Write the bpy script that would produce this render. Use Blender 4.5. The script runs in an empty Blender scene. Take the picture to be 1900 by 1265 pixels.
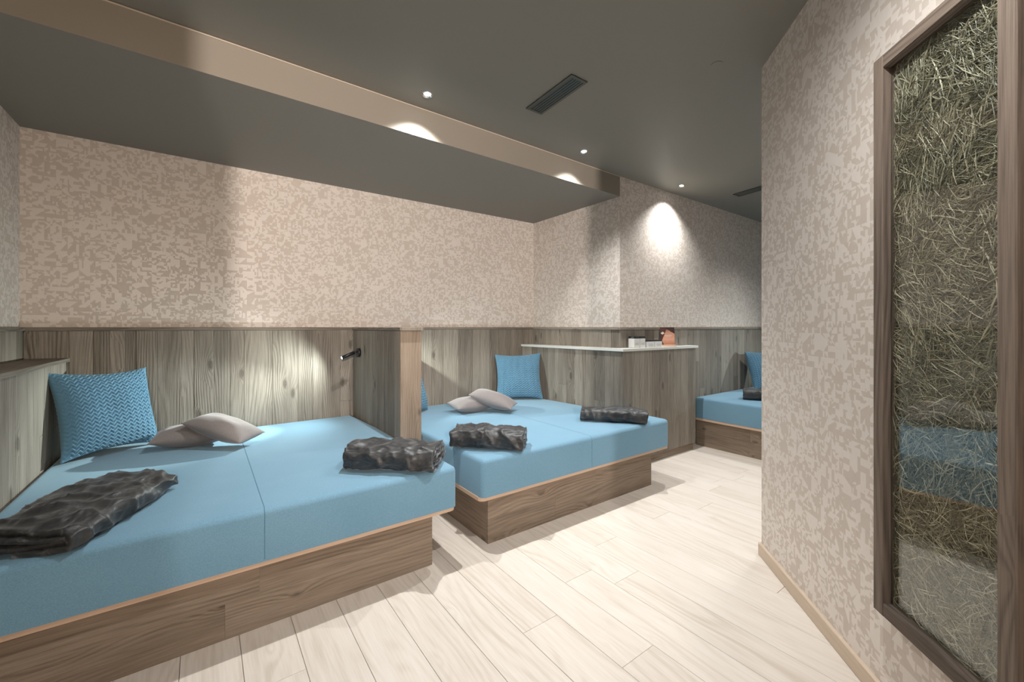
import bpy, bmesh, math, random
from mathutils import Vector, Matrix, noise
random.seed(7)
C = bpy.context.scene.collection
S = bpy.context.scene

# ---------------------------------------------------------------- camera, world, lights, exposure
H = 1.25                                            # eye height, metres
YAW = math.radians(53.6865)                         # forward direction, from +X
cam = bpy.data.cameras.new('camera'); cam.sensor_width = 36.0
cam.lens = 778.3 / 1900 * 36; cam.shift_y = -25.5 / 1900; cam.clip_start = 0.02
camo = bpy.data.objects.new('camera', cam); C.objects.link(camo)
camo.location = (0, 0, H); camo.rotation_euler = (math.pi / 2, 0, YAW - math.pi / 2)
S.camera = camo
W = bpy.data.worlds.new('world'); S.world = W; W.use_nodes = True
W.node_tree.nodes['Background'].inputs[0].default_value = (0.9, 0.85, 0.8, 1)
W.node_tree.nodes['Background'].inputs[1].default_value = 0.0
S.view_settings.view_transform = 'Standard'; S.view_settings.look = 'None'
S.view_settings.gamma = 1.0; S.view_settings.use_curve_mapping = False
S.view_settings.exposure = 0.0

def add_light(name, kind, loc, energy, color, direction=None, radius=0.02, spot=None, blend=0.3):
    l = bpy.data.lights.new(name, kind); l.energy = energy; l.color = color
    l.shadow_soft_size = radius
    if spot: l.spot_size = math.radians(spot); l.spot_blend = blend
    o = bpy.data.objects.new(name, l); C.objects.link(o); o.location = loc
    if direction: o.rotation_euler = Vector(direction).to_track_quat('-Z', 'Y').to_euler()
    return o
DOWN_E = 165; DOWN_C = (0.99, 0.985, 0.97)
WARM_E = 920; WARM_C = (1.0, 0.89, 0.81)
READ_E = 38; READ_C = (0.88, 1.0, 0.97)
ZL = 2.425                                          # lowered ceiling over the beds
def zc(y): return 2.605 + (2.46 - y) * 0.045        # main ceiling, rises a touch towards the entrance
DOWNLIGHTS = [(1.054, 2.270, 1.0, 114), (2.372, 2.288, 0.78, 112), (3.70, 2.285, 0.55, 118), (5.0, 1.35, 0.6, 124), (3.45, 1.05, 0.50, 130), (0.95, 0.45, 0.72, 168), (-0.35, -0.75, 0.2, 150)]  # passage, mid-room and entrance lamps are unseen, added as fill light
for x, y, k, cone in DOWNLIGHTS:
    add_light('downlight_beam', 'SPOT', (x, y, zc(y) - 0.012), DOWN_E * k, DOWN_C, (0, 0, -1), 0.12 if x == 3.45 else 0.014, cone, 1.0)
add_light('corridor_spot', 'SPOT', (-0.749, -2.2, 1.90), WARM_E, WARM_C, (0.52, 0.85, 0.34), 0.012, 104, 1.0)

add_light('corridor_fill', 'SPOT', (-0.45, -2.3, 1.90), 420, (1.0, 0.80, 0.62), (0.05, 0.94, 0.36), 0.30, 104, 1.0)  # unseen soft source, added to brighten the left of the back wall

# ---------------------------------------------------------------- node helpers
def mat(name):
    m = bpy.data.materials.new(name); m.use_nodes = True
    nt = m.node_tree; return m, nt, nt.nodes['Principled BSDF']
def N(nt, kind, **kw):
    n = nt.nodes.new(kind)
    for k, v in kw.items():
        if k == 'inp':
            for i, val in v.items():
                if hasattr(val, 'is_linked') or isinstance(val, bpy.types.NodeSocket): nt.links.new(val, n.inputs[i])
                else: n.inputs[i].default_value = val
        else: setattr(n, k, v)
    return n
def M(nt, op, a, b=None, c=None):
    d = {0: a}
    if b is not None: d[1] = b
    if c is not None: d[2] = c
    return N(nt, 'ShaderNodeMath', operation=op, inp=d).outputs[0]
def VM(nt, op, a, b=None, sc=None):
    d = {0: a}
    if b is not None: d[1] = b
    if sc is not None: d['Scale'] = sc
    return N(nt, 'ShaderNodeVectorMath', operation=op, inp=d).outputs[0]
def ramp(nt, fac, stops):
    r = N(nt, 'ShaderNodeValToRGB', inp={0: fac}); e = r.color_ramp.elements
    while len(e) > 1: e.remove(e[-1])
    e[0].position = stops[0][0]; e[0].color = (*stops[0][1], 1)
    for p, c in stops[1:]:
        q = e.new(p); q.color = (*c, 1)
    return r.outputs[0]
def mixc(nt, f, a, b, mode='MIX'):
    return N(nt, 'ShaderNodeMix', data_type='RGBA', blend_type=mode, inp={0: f, 6: a, 7: b}).outputs[2]
def bump(nt, b, h, strength, dist):
    n = N(nt, 'ShaderNodeBump', inp={'Strength': strength, 'Distance': dist, 'Height': h})
    nt.links.new(n.outputs[0], b.inputs['Normal'])

def wood(name, dark, mid, light, rough=0.65, grain=1.0, knots=1.0, bstr=0.5, vary=0.35):
    m, nt, b = mat(name)
    uv = N(nt, 'ShaderNodeUVMap').outputs[0]
    rnd = N(nt, 'ShaderNodeObjectInfo').outputs['Random']
    off = N(nt, 'ShaderNodeCombineXYZ', inp={0: M(nt, 'MULTIPLY', rnd, 37.0), 1: M(nt, 'MULTIPLY', rnd, 91.0), 2: 0.0}).outputs[0]
    p = VM(nt, 'ADD', uv, off)
    # knots: sparse voronoi cells bend the grain
    pk = VM(nt, 'MULTIPLY', p, (2.6, 6.5, 1.0))
    vor = N(nt, 'ShaderNodeTexVoronoi', voronoi_dimensions='2D', inp={'Vector': pk, 'Scale': 1.0})
    dist = vor.outputs['Distance']
    pick = M(nt, 'GREATER_THAN', N(nt, 'ShaderNodeSeparateColor', inp={0: vor.outputs['Color']}).outputs[0], 0.66)
    kn = M(nt, 'MULTIPLY', M(nt, 'MULTIPLY', M(nt, 'POWER', M(nt, 'SUBTRACT', 1.0, M(nt, 'MINIMUM', dist, 1.0)), 5.0), pick), knots)
    warp = N(nt, 'ShaderNodeTexNoise', noise_dimensions='2D', inp={'Vector': VM(nt, 'MULTIPLY', p, (0.9, 4.5, 1.0)), 'Scale': 1.0, 'Detail': 1.5}).outputs[0]
    sp = N(nt, 'ShaderNodeSeparateXYZ', inp={0: p})
    across = M(nt, 'ADD', M(nt, 'MULTIPLY', sp.outputs[1], 330.0 * grain), M(nt, 'ADD', M(nt, 'MULTIPLY', warp, 46.0), M(nt, 'MULTIPLY', kn, 24.0)))
    ring = M(nt, 'MULTIPLY_ADD', M(nt, 'SINE', across), 0.5, 0.5)
    msk = N(nt, 'ShaderNodeTexNoise', noise_dimensions='2D', inp={'Vector': VM(nt, 'MULTIPLY', p, (1.1, 14.0, 1.0)), 'Scale': 1.0, 'Detail': 1.0}).outputs[0]
    ring = M(nt, 'MULTIPLY', M(nt, 'POWER', ring, 1.6), M(nt, 'MULTIPLY_ADD', msk, 2.2, -0.55))
    fine = N(nt, 'ShaderNodeTexNoise', noise_dimensions='2D', inp={'Vector': VM(nt, 'MULTIPLY', p, (7.0, 300.0 * grain, 1.0)), 'Scale': 1.0, 'Detail': 3.0}).outputs[0]
    blot = N(nt, 'ShaderNodeTexNoise', noise_dimensions='2D', inp={'Vector': VM(nt, 'MULTIPLY', p, (1.8, 16.0, 1.0)), 'Scale': 1.0, 'Detail': 4.0, 'Roughness': 0.6}).outputs[0]
    v = M(nt, 'ADD', M(nt, 'MULTIPLY', ring, -0.22), M(nt, 'ADD', M(nt, 'MULTIPLY', fine, 0.40), M(nt, 'MULTIPLY', blot, 0.42)))
    v = M(nt, 'ADD', v, M(nt, 'MULTIPLY_ADD', rnd, vary, 0.14 - vary / 2))
    col = ramp(nt, v, [(0.22, dark), (0.50, mid), (0.80, light)])
    core = M(nt, 'MULTIPLY', M(nt, 'SMOOTH_MIN', M(nt, 'MULTIPLY', M(nt, 'MAXIMUM', M(nt, 'SUBTRACT', kn, 0.48), 0.0), 4.0), 1.0, 0.1), 0.62)
    col = mixc(nt, core, col, (dark[0] * 0.45, dark[1] * 0.4, dark[2] * 0.36, 1))
    nt.links.new(col, b.inputs['Base Color']); b.inputs['Roughness'].default_value = rough
    b.inputs['Specular IOR Level'].default_value = 0.3
    hgt = M(nt, 'ADD', M(nt, 'MULTIPLY', ring, -0.5), M(nt, 'MULTIPLY', fine, 0.5))
    bump(nt, b, hgt, bstr, 0.0025)
    return m

def wallpaper():
    m, nt, b = mat('mosaic wallpaper')
    uv = N(nt, 'ShaderNodeUVMap').outputs[0]
    def layer(cell):
        q = VM(nt, 'SCALE', uv, sc=1.0 / cell)
        return VM(nt, 'FLOOR', q), VM(nt, 'FRACTION', q)
    fi, ff = layer(0.0245); ci, cf = layer(0.049)
    pick = M(nt, 'LESS_THAN', N(nt, 'ShaderNodeTexWhiteNoise', noise_dimensions='2D', inp={'Vector': ci}).outputs['Value'], 0.22)
    idx = N(nt, 'ShaderNodeMix', data_type='VECTOR', inp={0: pick, 4: fi, 5: VM(nt, 'ADD', ci, (311.3, 77.1, 0))}).outputs[1]
    fr = N(nt, 'ShaderNodeMix', data_type='VECTOR', inp={0: pick, 4: ff, 5: cf}).outputs[1]
    s = N(nt, 'ShaderNodeSeparateXYZ', inp={0: fr})
    def cut(ofs, nang):
        wn = N(nt, 'ShaderNodeTexWhiteNoise', noise_dimensions='2D', inp={'Vector': VM(nt, 'ADD', idx, (ofs, ofs * 2.3, 0))})
        sc = N(nt, 'ShaderNodeSeparateColor', inp={0: wn.outputs['Color']})
        ang = M(nt, 'MULTIPLY', M(nt, 'FLOOR', M(nt, 'MULTIPLY', sc.outputs[0], float(nang))), 2 * math.pi / nang)
        d = M(nt, 'ADD', M(nt, 'MULTIPLY', M(nt, 'SUBTRACT', s.outputs[0], 0.5), M(nt, 'COSINE', ang)),
              M(nt, 'MULTIPLY', M(nt, 'SUBTRACT', s.outputs[1], 0.5), M(nt, 'SINE', ang)))
        return M(nt, 'GREATER_THAN', d, M(nt, 'MULTIPLY', M(nt, 'SUBTRACT', sc.outputs[1], 0.5), 0.6))
    side = cut(0.0, 8); side2 = cut(41.0, 12)
    idx2 = VM(nt, 'ADD', idx, N(nt, 'ShaderNodeCombineXYZ', inp={0: M(nt, 'MULTIPLY', side, 53.7), 1: M(nt, 'MULTIPLY', side2, 31.3), 2: 0.0}).outputs[0])
    w2 = N(nt, 'ShaderNodeTexWhiteNoise', noise_dimensions='2D', inp={'Vector': idx2}).outputs['Value']
    t = M(nt, 'MULTIPLY_ADD', M(nt, 'GREATER_THAN', w2, 0.50), 0.75, M(nt, 'MULTIPLY', w2, 0.25))
    grain = N(nt, 'ShaderNodeTexNoise', noise_dimensions='2D', inp={'Vector': VM(nt, 'MULTIPLY', uv, (320.0, 40.0, 1.0)), 'Scale': 1.0}).outputs[0]
    dk = mixc(nt, grain, (0.53, 0.46, 0.40, 1), (0.58, 0.51, 0.45, 1))
    lt = mixc(nt, grain, (0.67, 0.605, 0.55, 1), (0.73, 0.67, 0.615, 1))
    nt.links.new(mixc(nt, t, dk, lt), b.inputs['Base Color'])
    nt.links.new(M(nt, 'MULTIPLY_ADD', t, -0.16, 0.56), b.inputs['Roughness'])
    b.inputs['Specular IOR Level'].default_value = 0.45
    h = M(nt, 'ADD', M(nt, 'MULTIPLY', w2, 0.8), M(nt, 'MULTIPLY', M(nt, 'ADD', side, side2), 0.2))
    bump(nt, b, h, 0.35, 0.0015)
    return m

def plain(name, col, rough=0.6, spec=0.4, metallic=0.0, nscale=0, namt=0.0, bs=0.0, bd=0.001):
    m, nt, b = mat(name)
    b.inputs['Roughness'].default_value = rough; b.inputs['Specular IOR Level'].default_value = spec
    b.inputs['Metallic'].default_value = metallic
    tc = N(nt, 'ShaderNodeTexCoord').outputs['Object']
    n = N(nt, 'ShaderNodeTexNoise', inp={'Vector': tc, 'Scale': nscale or 40.0, 'Detail': 3.0}).outputs[0]
    k = namt or 0.06
    nt.links.new(mixc(nt, n, tuple(c * (1 - k) for c in col) + (1,), tuple(min(1, c * (1 + k)) for c in col) + (1,)), b.inputs['Base Color'])
    if bs: bump(nt, b, n, bs, bd)
    return m
def emit(name, col, strength):
    m, nt, b = mat(name); b.inputs['Base Color'].default_value = (*col, 1)
    b.inputs['Emission Color'].default_value = (*col, 1); b.inputs['Emission Strength'].default_value = strength
    return m

WOODV = wood('weathered spruce', (0.115, 0.096, 0.076), (0.225, 0.196, 0.160), (0.345, 0.308, 0.258), bstr=0.7, vary=0.27)
WOODB = wood('weathered spruce plinth', (0.135, 0.102, 0.074), (0.245, 0.190, 0.142), (0.34, 0.275, 0.215), grain=0.9, bstr=0.5, vary=0.16, knots=0.8)
WOODF = wood('reclaimed frame timber', (0.060, 0.046, 0.036), (0.115, 0.088, 0.069), (0.21, 0.162, 0.128), rough=0.8, grain=1.2, knots=0.6, bstr=0.5)
OAK = wood('pale oiled oak', (0.56, 0.49, 0.415), (0.655, 0.595, 0.53), (0.72, 0.67, 0.61), rough=0.45, grain=0.45, knots=0.45, bstr=0.06, vary=0.14)
EDGE = wood('pale edge banding', (0.56, 0.39, 0.28), (0.62, 0.44, 0.32), (0.68, 0.50, 0.37), rough=0.5, knots=0.0, bstr=0.05, vary=0.05)
SKIRT = wood('pale skirting', (0.50, 0.39, 0.29), (0.56, 0.45, 0.35), (0.62, 0.51, 0.41), rough=0.45, knots=0.0, bstr=0.05, vary=0.05)
PAPER = wallpaper()
CEIL = plain('taupe ceiling paint', (0.228, 0.214, 0.186), 0.55, 0.35, nscale=300, namt=0.03, bs=0.05, bd=0.0005)
SOFFIT = plain('taupe soffit paint', (0.25, 0.222, 0.185), 0.6, 0.3, nscale=300, namt=0.03)
STRIP = plain('pale plaster bead', (0.50, 0.43, 0.35), 0.5, 0.4)
TOPM = plain('grey stone laminate', (0.62, 0.62, 0.58), 0.35, 0.5, nscale=60)
BLACK = plain('matte black metal', (0.012, 0.012, 0.013), 0.35, 0.5)
CHROME = plain('polished reflector', (0.75, 0.74, 0.72), 0.12, 0.5, metallic=1.0)
VENTM = plain('anodised vent metal', (0.105, 0.105, 0.09), 0.38, 0.5, metallic=0.6)
VENTD = plain('vent cavity', (0.02, 0.02, 0.018), 0.9, 0.1)
LENS = emit('lit lens', (1.0, 0.95, 0.98), 25.0)

def fabric(name, dark, light, scale, rough=0.85, sheen=0.35, bs=0.25, bd=0.0008, tint=(1, 1, 1)):
    m, nt, b = mat(name)
    tc = N(nt, 'ShaderNodeTexCoord').outputs['Object']
    n = N(nt, 'ShaderNodeTexNoise', inp={'Vector': tc, 'Scale': scale, 'Detail': 4.0, 'Roughness': 0.7}).outputs[0]
    n2 = N(nt, 'ShaderNodeTexNoise', inp={'Vector': tc, 'Scale': 3.0, 'Detail': 2.0}).outputs[0]
    f = M(nt, 'ADD', M(nt, 'MULTIPLY', n, 0.8), M(nt, 'MULTIPLY', n2, 0.2))
    nt.links.new(ramp(nt, f, [(0.35, dark), (0.65, light)]), b.inputs['Base Color'])
    b.inputs['Roughness'].default_value = rough; b.inputs['Specular IOR Level'].default_value = 0.2
    b.inputs['Sheen Weight'].default_value = sheen; b.inputs['Sheen Tint'].default_value = (*tint, 1)
    bump(nt, b, n, bs, bd)
    return m
FELT = fabric('blue felt cover', (0.125, 0.255, 0.365), (0.185, 0.335, 0.445), 260, sheen=0.3, tint=(0.7, 0.9, 1))
KNIT = fabric('blue knit', (0.085, 0.195, 0.285), (0.125, 0.25, 0.35), 180, sheen=0.3, tint=(0.6, 0.85, 1))
GREY = fabric('mauve grey suede', (0.185, 0.165, 0.160), (0.235, 0.21, 0.203), 160, sheen=0.3, tint=(1, 0.95, 0.95))
def furmat():
    m, nt, b = mat('dark plush fur')
    tc = N(nt, 'ShaderNodeTexCoord').outputs['Object']
    n = N(nt, 'ShaderNodeTexNoise', inp={'Vector': VM(nt, 'MULTIPLY', tc, (1.0, 3.0, 3.0)), 'Scale': 9.0, 'Detail': 5.0, 'Roughness': 0.65, 'Distortion': 1.6}).outputs[0]
    f2 = N(nt, 'ShaderNodeTexNoise', inp={'Vector': tc, 'Scale': 420.0, 'Detail': 2.0}).outputs[0]
    nt.links.new(ramp(nt, n, [(0.32, (0.010, 0.011, 0.012)), (0.56, (0.030, 0.032, 0.034)), (0.75, (0.10, 0.102, 0.103))]), b.inputs['Base Color'])  # pale patches put silvery fold highlights into the base colour
    b.inputs['Roughness'].default_value = 0.46; b.inputs['Specular IOR Level'].default_value = 0.55
    b.inputs['Sheen Weight'].default_value = 0.22; b.inputs['Sheen Roughness'].default_value = 0.3
    b.inputs['Sheen Tint'].default_value = (0.9, 0.95, 1, 1)
    bump(nt, b, M(nt, 'ADD', n, M(nt, 'MULTIPLY', f2, 0.2)), 0.22, 0.006)
    return m
FUR = furmat()

# ---------------------------------------------------------------- object helpers
def mesh(name, verts, faces, material, uvs=None, smooth=False):
    me = bpy.data.meshes.new(name); me.from_pydata([tuple(v) for v in verts], [], faces); me.update()
    if uvs is not None:
        l = me.uv_layers.new(name='UVMap')
        for i, lp in enumerate(me.loops): l.data[i].uv = uvs[lp.vertex_index] if len(uvs) == len(verts) else uvs[i]
    if material: me.materials.append(material)
    if smooth:
        for p in me.polygons: p.use_smooth = True
    return me
def link(name, me, parent=None, mw=None):
    o = bpy.data.objects.new(name, me); C.objects.link(o)
    mw = mw or Matrix.Identity(4)
    if parent:
        o.parent = parent; o.matrix_local = world_of(parent).inverted() @ mw
    else: o.matrix_basis = mw
    return o
def world_of(o):
    m = o.matrix_basis.copy()
    while o.parent: o = o.parent; m = o.matrix_basis @ m
    return m
def tag(o, label, cat, group=None):
    o['label'] = label; o['category'] = cat
    if group: o['group'] = group
    return o
def thing(name, label, cat, loc=(0, 0, 0), group=None, rot=None):
    o = bpy.data.objects.new(name, None); C.objects.link(o); o.empty_display_size = 0.05
    o.matrix_basis = Matrix.Translation(loc) @ (rot or Matrix.Identity(4))
    return tag(o, label, cat, group)
def struct(o): o['kind'] = 'structure'; return o
def frame(o, x, y):                                  # matrix with axes x (length), y (width), z = x cross y
    x = Vector(x).normalized(); y = Vector(y).normalized(); z = x.cross(y)
    m = Matrix((x, y, z)).transposed().to_4x4(); m.translation = Vector(o); return m
def slab(L, Wd, T, material, b=0.0015, name='slab'):
    """box 0..L x 0..W x 0..T with chamfered top edges, uv in metres along the grain (x)"""
    vs = [(0, 0, 0), (L, 0, 0), (L, Wd, 0), (0, Wd, 0),
          (0, 0, T - b), (L, 0, T - b), (L, Wd, T - b), (0, Wd, T - b),
          (b, b, T), (L - b, b, T), (L - b, Wd - b, T), (b, Wd - b, T)]
    fs = [(3, 2, 1, 0), (8, 9, 10, 11)]
    for i in range(4):
        j = (i + 1) % 4
        fs += [(i, j, 4 + j, 4 + i), (4 + i, 4 + j, 8 + j, 8 + i)]
    uv = []
    for f in fs:
        flat = len({vs[i][2] for i in f}) == 1
        xs = {vs[i][0] for i in f}
        for i in f:
            x, y, z = vs[i]
            if flat: uv.append((x, y))
            elif max(xs) - min(xs) < 2 * b + 1e-6: uv.append((z * 0.2 + x, y))
            else: uv.append((x, y + z))
    return mesh(name, vs, fs, material, uv)
def board(name, parent, origin, x, y, L, Wd, T, material, b=0.0015):
    return link(name, slab(L, Wd, T, material, b, name), parent, frame(origin, x, y))
def quad(name, p, q, h0, h1, material, flip=False, u0=0.0):
    """vertical wall from p to q, z from h0 to h1, uv in metres"""
    (ax, ay), (bx, by) = p, q; L = math.hypot(bx - ax, by - ay)
    vs = [(ax, ay, h0), (bx, by, h0), (bx, by, h1), (ax, ay, h1)]
    f = [(3, 2, 1, 0)] if flip else [(0, 1, 2, 3)]
    return mesh(name, vs, f, material, [(u0, h0), (u0 + L, h0), (u0 + L, h1), (u0, h1)])
def prism_mesh(name, pts, z0, z1, material, bevel=0.0, seg=3, smooth=False):
    bm = bmesh.new(); n = len(pts)
    lo = [bm.verts.new((x, y, z0)) for x, y in pts]; hi = [bm.verts.new((x, y, z1)) for x, y in pts]
    bm.faces.new(hi); bm.faces.new(lo[::-1])
    for i in range(n): bm.faces.new((lo[i], lo[(i + 1) % n], hi[(i + 1) % n], hi[i]))
    if bevel: bmesh.ops.bevel(bm, geom=bm.edges[:] + bm.verts[:], offset=bevel, segments=seg, profile=0.5, affect='EDGES')
    uvl = bm.loops.layers.uv.new('UVMap')
    for f in bm.faces:
        nrm = f.normal
        f.normal_update(); nrm = f.normal
        for l in f.loops:
            c = l.vert.co
            l[uvl].uv = (c.x, c.y) if abs(nrm.z) > 0.7 else ((c.x, c.z) if abs(nrm.y) > abs(nrm.x) else (c.y, c.z))
        f.smooth = smooth
    me = bpy.data.meshes.new(name); bm.to_mesh(me); bm.free(); me.materials.append(material); return me
def cyl_mesh(name, r, h, material, n=24, r2=None, bevel=0.0):
    bm = bmesh.new()
    bmesh.ops.create_cone(bm, cap_ends=True, segments=n, radius1=r, radius2=r if r2 is None else r2, depth=h)
    if bevel:
        ed = [e for e in bm.edges if abs(e.verts[0].co.z - e.verts[1].co.z) < 1e-6]
        bmesh.ops.bevel(bm, geom=ed, offset=bevel, segments=2, affect='EDGES')
    for f in bm.faces: f.smooth = abs(f.normal.z) < 0.5
    me = bpy.data.meshes.new(name); bm.to_mesh(me); bm.free(); me.materials.append(material); return me
def lathe_mesh(name, prof, material, n=32):
    vs = []; fs = []
    for r, z in prof:
        for k in range(n):
            a = 2 * math.pi * k / n; vs.append((r * math.cos(a), r * math.sin(a), z))
    for i in range(len(prof) - 1):
        for k in range(n):
            fs.append((i * n + k, i * n + (k + 1) % n, (i + 1) * n + (k + 1) % n, (i + 1) * n + k))
    return mesh(name, vs, fs, material, smooth=True)
def boards_along(parent, p, q, z0, z1, T, cuts, material, seed=0, butts=0.3, flip=False):
    """vertical boards on the segment p->q (xy), outward = left of p->q turned by -90deg (or flipped)"""
    rr = random.Random(seed)
    p = Vector((*p, 0)); q = Vector((*q, 0)); d = (q - p).normalized(); L = (q - p).length
    cuts = [0.0] + [c for c in cuts if 0.01 < c < L - 0.01] + [L]
    for a, b in zip(cuts, cuts[1:]):
        zs = [z0, z1]
        if rr.random() < butts: zs = [z0, z0 + (z1 - z0) * rr.uniform(0.25, 0.75), z1]
        for s0, s1 in zip(zs, zs[1:]):
            t = T + rr.uniform(-0.0006, 0.0012)
            if flip: o = p + d * a + Vector((0, 0, s1)); x = (0, 0, -1)
            else: o = p + d * a + Vector((0, 0, s0)); x = (0, 0, 1)
            g = 0.0006
            # z axis = x cross y must point out of the wall
            board('board', parent, o + d * g, x, d, s1 - s0 - g, b - a - 2 * g, t, material)
def rand_cuts(L, seed, lo=0.075, hi=0.17):
    r = random.Random(seed); c = []; x = r.uniform(lo, hi)
    while x < L: c.append(x); x += r.uniform(lo, hi)
    return c

# ---------------------------------------------------------------- the room
YB = 3.685; XL = -0.868; XC = 3.01; YC = 2.46; XE = 6.3; YN = -1.3
RO = Vector((2.465, 1.043, 0)); RT = Vector((-1, -1, 0)).normalized(); RN = Vector((-1, 1, 0)).normalized()
floor = struct(link('floor', mesh('floor', [(-1.0, -2.8, -0.014), (6.4, -2.8, -0.014), (6.4, 3.7, -0.014), (-1.0, 3.7, -0.014)], [(0, 1, 2, 3)],
               plain('subfloor', (0.16, 0.12, 0.09)), [(0, 0), (7, 0), (7, 6), (0, 6)])))
PW = 0.187
plank_meshes = {}
rp = random.Random(11)
k0 = math.floor((-0.9 - 0.49) / PW)
for k in range(k0, 37):
    x = 0.49 + k * PW
    if x < -1.0 or x > 6.3: continue
    y = -1.3 - rp.uniform(0, 1.6)
    if k == 6: y = 1.352 - 2 * 1.8
    if k == 4: y = 1.002 - 1.8
    ymax = 2.1 if x < 4.3 else 2.4
    if 2.7 < x < 4.3: ymax = 2.45
    if 0.75 < x < 1.4: ymax = 2.6
    while y < ymax:
        L = 1.8 if k in (4, 6) else rp.choice((1.4, 1.8, 2.2))
        a, b2 = max(y, -1.29), min(y + L, ymax + 0.02)
        if b2 - a > 0.05 and not (x > 2.6 and b2 < 0.6):
            key = round(b2 - a, 3)
            if key not in plank_meshes: plank_meshes[key] = slab(key - 0.0012, PW - 0.0016, 0.014, OAK, 0.0008, 'plank')
            link('plank', plank_meshes[key], floor, frame((x + PW - 0.0008, a, -0.014), (0, 1, 0), (-1, 0, 0)))
        y += L

wall_back = struct(link('wall_back', quad('wall_back', (XL, YB), (XC, YB), 0, ZL, PAPER, True)))
wall_left = struct(link('wall_left', quad('wall_left', (XL, YN), (XL, YB), 0, ZL + 0.3, PAPER, True, 3.0)))
wall_column = struct(link('wall_column', quad('wall_column', (XC, YB), (XC, YC), 0, ZL + 0.2, PAPER, True, 4.0)))
wall_far = struct(link('wall_far', quad('wall_far', (XC, YC), (XE, YC), 0, 2.61, PAPER, True, 5.3)))
wall_end = struct(link('wall_end', quad('wall_end', (XE, YC), (XE, 0.4), 0, 2.72, PAPER, True, 9.0)))
RQ = RO + RT * 3.05
wall_right = struct(link('wall_right', quad('wall_right', (RO.x, RO.y), (RQ.x, RQ.y), 0, 2.8, PAPER, True, 11.0)))
wall_return = struct(link('wall_return', quad('wall_return', (4.2, 0.4), (RO.x, RO.y), 0, 2.75, PAPER, True, 15.0)))
wall_return2 = struct(link('wall_niche', quad('wall_niche', (XE, 0.4), (4.2, 0.4), 0, 2.75, PAPER, True, 17.0)))
# entrance wall behind the camera: a doorway open to the lit corridor
DX0, DX1 = -0.623, -0.08
for nm, a, b2, h0, h1 in (('wall_entrance', RQ.x, DX1, 0, 2.79), ('wall_entrance_side', DX0, XL, 0, 2.79), ('wall_entrance_top', DX1, DX0, 2.045, 2.79)):
    me = prism_mesh(nm, [(b2, YN - 0.10), (a, YN - 0.10), (a, YN), (b2, YN)], h0, h1, PAPER)
    struct(link(nm, me))
corr = mesh('wall_corridor', [(-1.6, -1.4, 0), (0.6, -1.4, 0), (0.6, -2.8, 0), (-1.6, -2.8, 0), (-1.6, -1.4, 2.8), (0.6, -1.4, 2.8), (0.6, -2.8, 2.8), (-1.6, -2.8, 2.8)],
            [(1, 2, 6, 5), (2, 3, 7, 6), (3, 0, 4, 7)], plain('corridor plaster', (0.6, 0.5, 0.42)))
struct(link('wall_corridor', corr))

def ceil_pt(x, y): return (x, y, zc(y))
yA, yB2 = 2.388, 2.46
def ysof(x): return 2.400 + (x + 0.1) * (2.46 - 2.400) / 3.11
ceiling = struct(link('ceiling', mesh('ceiling', [ceil_pt(-1.7, -2.8), ceil_pt(XE, -2.8), ceil_pt(XE, YC + 0.02), ceil_pt(-1.7, YC + 0.02)], [(0, 3, 2, 1)], CEIL)))
struct(link('ceiling_lowered', mesh('ceiling_lowered', [(XL - 0.02, ysof(XL), ZL), (XC, ysof(XC), ZL), (XC, YB + 0.02, ZL), (XL - 0.02, YB + 0.02, ZL),
            (XL - 0.02, YB + 0.02, 2.75), (XC, YB + 0.02, 2.75)], [(0, 3, 2, 1), (2, 3, 4, 5)], CEIL)))
struct(link('wall_soffit', quad('wall_soffit', (XL - 0.02, ysof(XL)), (XC, ysof(XC)), ZL, 2.61, SOFFIT, False)))
d = Vector((XC - XL, ysof(XC) - ysof(XL), 0)).normalized()
o = board('trim_1', None, (XL, ysof(XL), 2.5985), d, (0, 0, 1), XC - XL, 0.006, 0.004, STRIP, 0.0008)
struct(o)
# skirting of the right-hand wall
o = board('baseboard_right', None, RO + RT * -0.012, RT, (0, 0, 1), 3.0, 0.066, 0.014, SKIRT, 0.003)
struct(o)
o = board('baseboard_return', None, (0, 0, 0), RT, (0, 0, 1), 1.85, 0.066, 0.014, SKIRT, 0.003)
dr = (Vector((4.2, 0.4, 0)) - RO).normalized()
o.matrix_basis = frame(RO + dr * 1.85, -dr, (0, 0, 1)); struct(o)

# timber wainscot with ledge, fixed to the walls
ZW = 1.228; ZP = 1.250
YP = 3.665                                           # face of the back panelling
pixcuts = [-0.772, -0.646, -0.542, -0.471, -0.399, -0.346, -0.243, -0.122, -0.053, 0.054, 0.15, 0.234, 0.41, 0.584, 0.687, 0.761, 0.892, 1.02,
           1.165, 1.30, 1.45, 1.62, 1.70, 1.82, 1.98, 2.14, 2.23, 2.34, 2.45, 2.59, 2.73, 2.86]
boards_along(wall_back, (XL + 0.018, YB), (XC, YB), 0.30, ZW, 0.020, [c * 1.0268 - XL - 0.018 for c in pixcuts], WOODV, 3, 0.28, True)
boards_along(wall_left, (XL, 1.0), (XL, YB - 0.02), 0.0, ZW, 0.018, rand_cuts(2.66, 5), WOODV, 4, 0.2, True)
boards_along(wall_column, (XC, YB - 0.02), (XC, YC), 0.9, ZW, 0.018, rand_cuts(1.2, 6), WOODV, 5, 0.1, True)
boards_along(wall_far, (XC - 0.018, YC), (XE, YC), 0.25, ZW, 0.020, rand_cuts(3.3, 8), WOODV, 6, 0.2, True)
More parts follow.
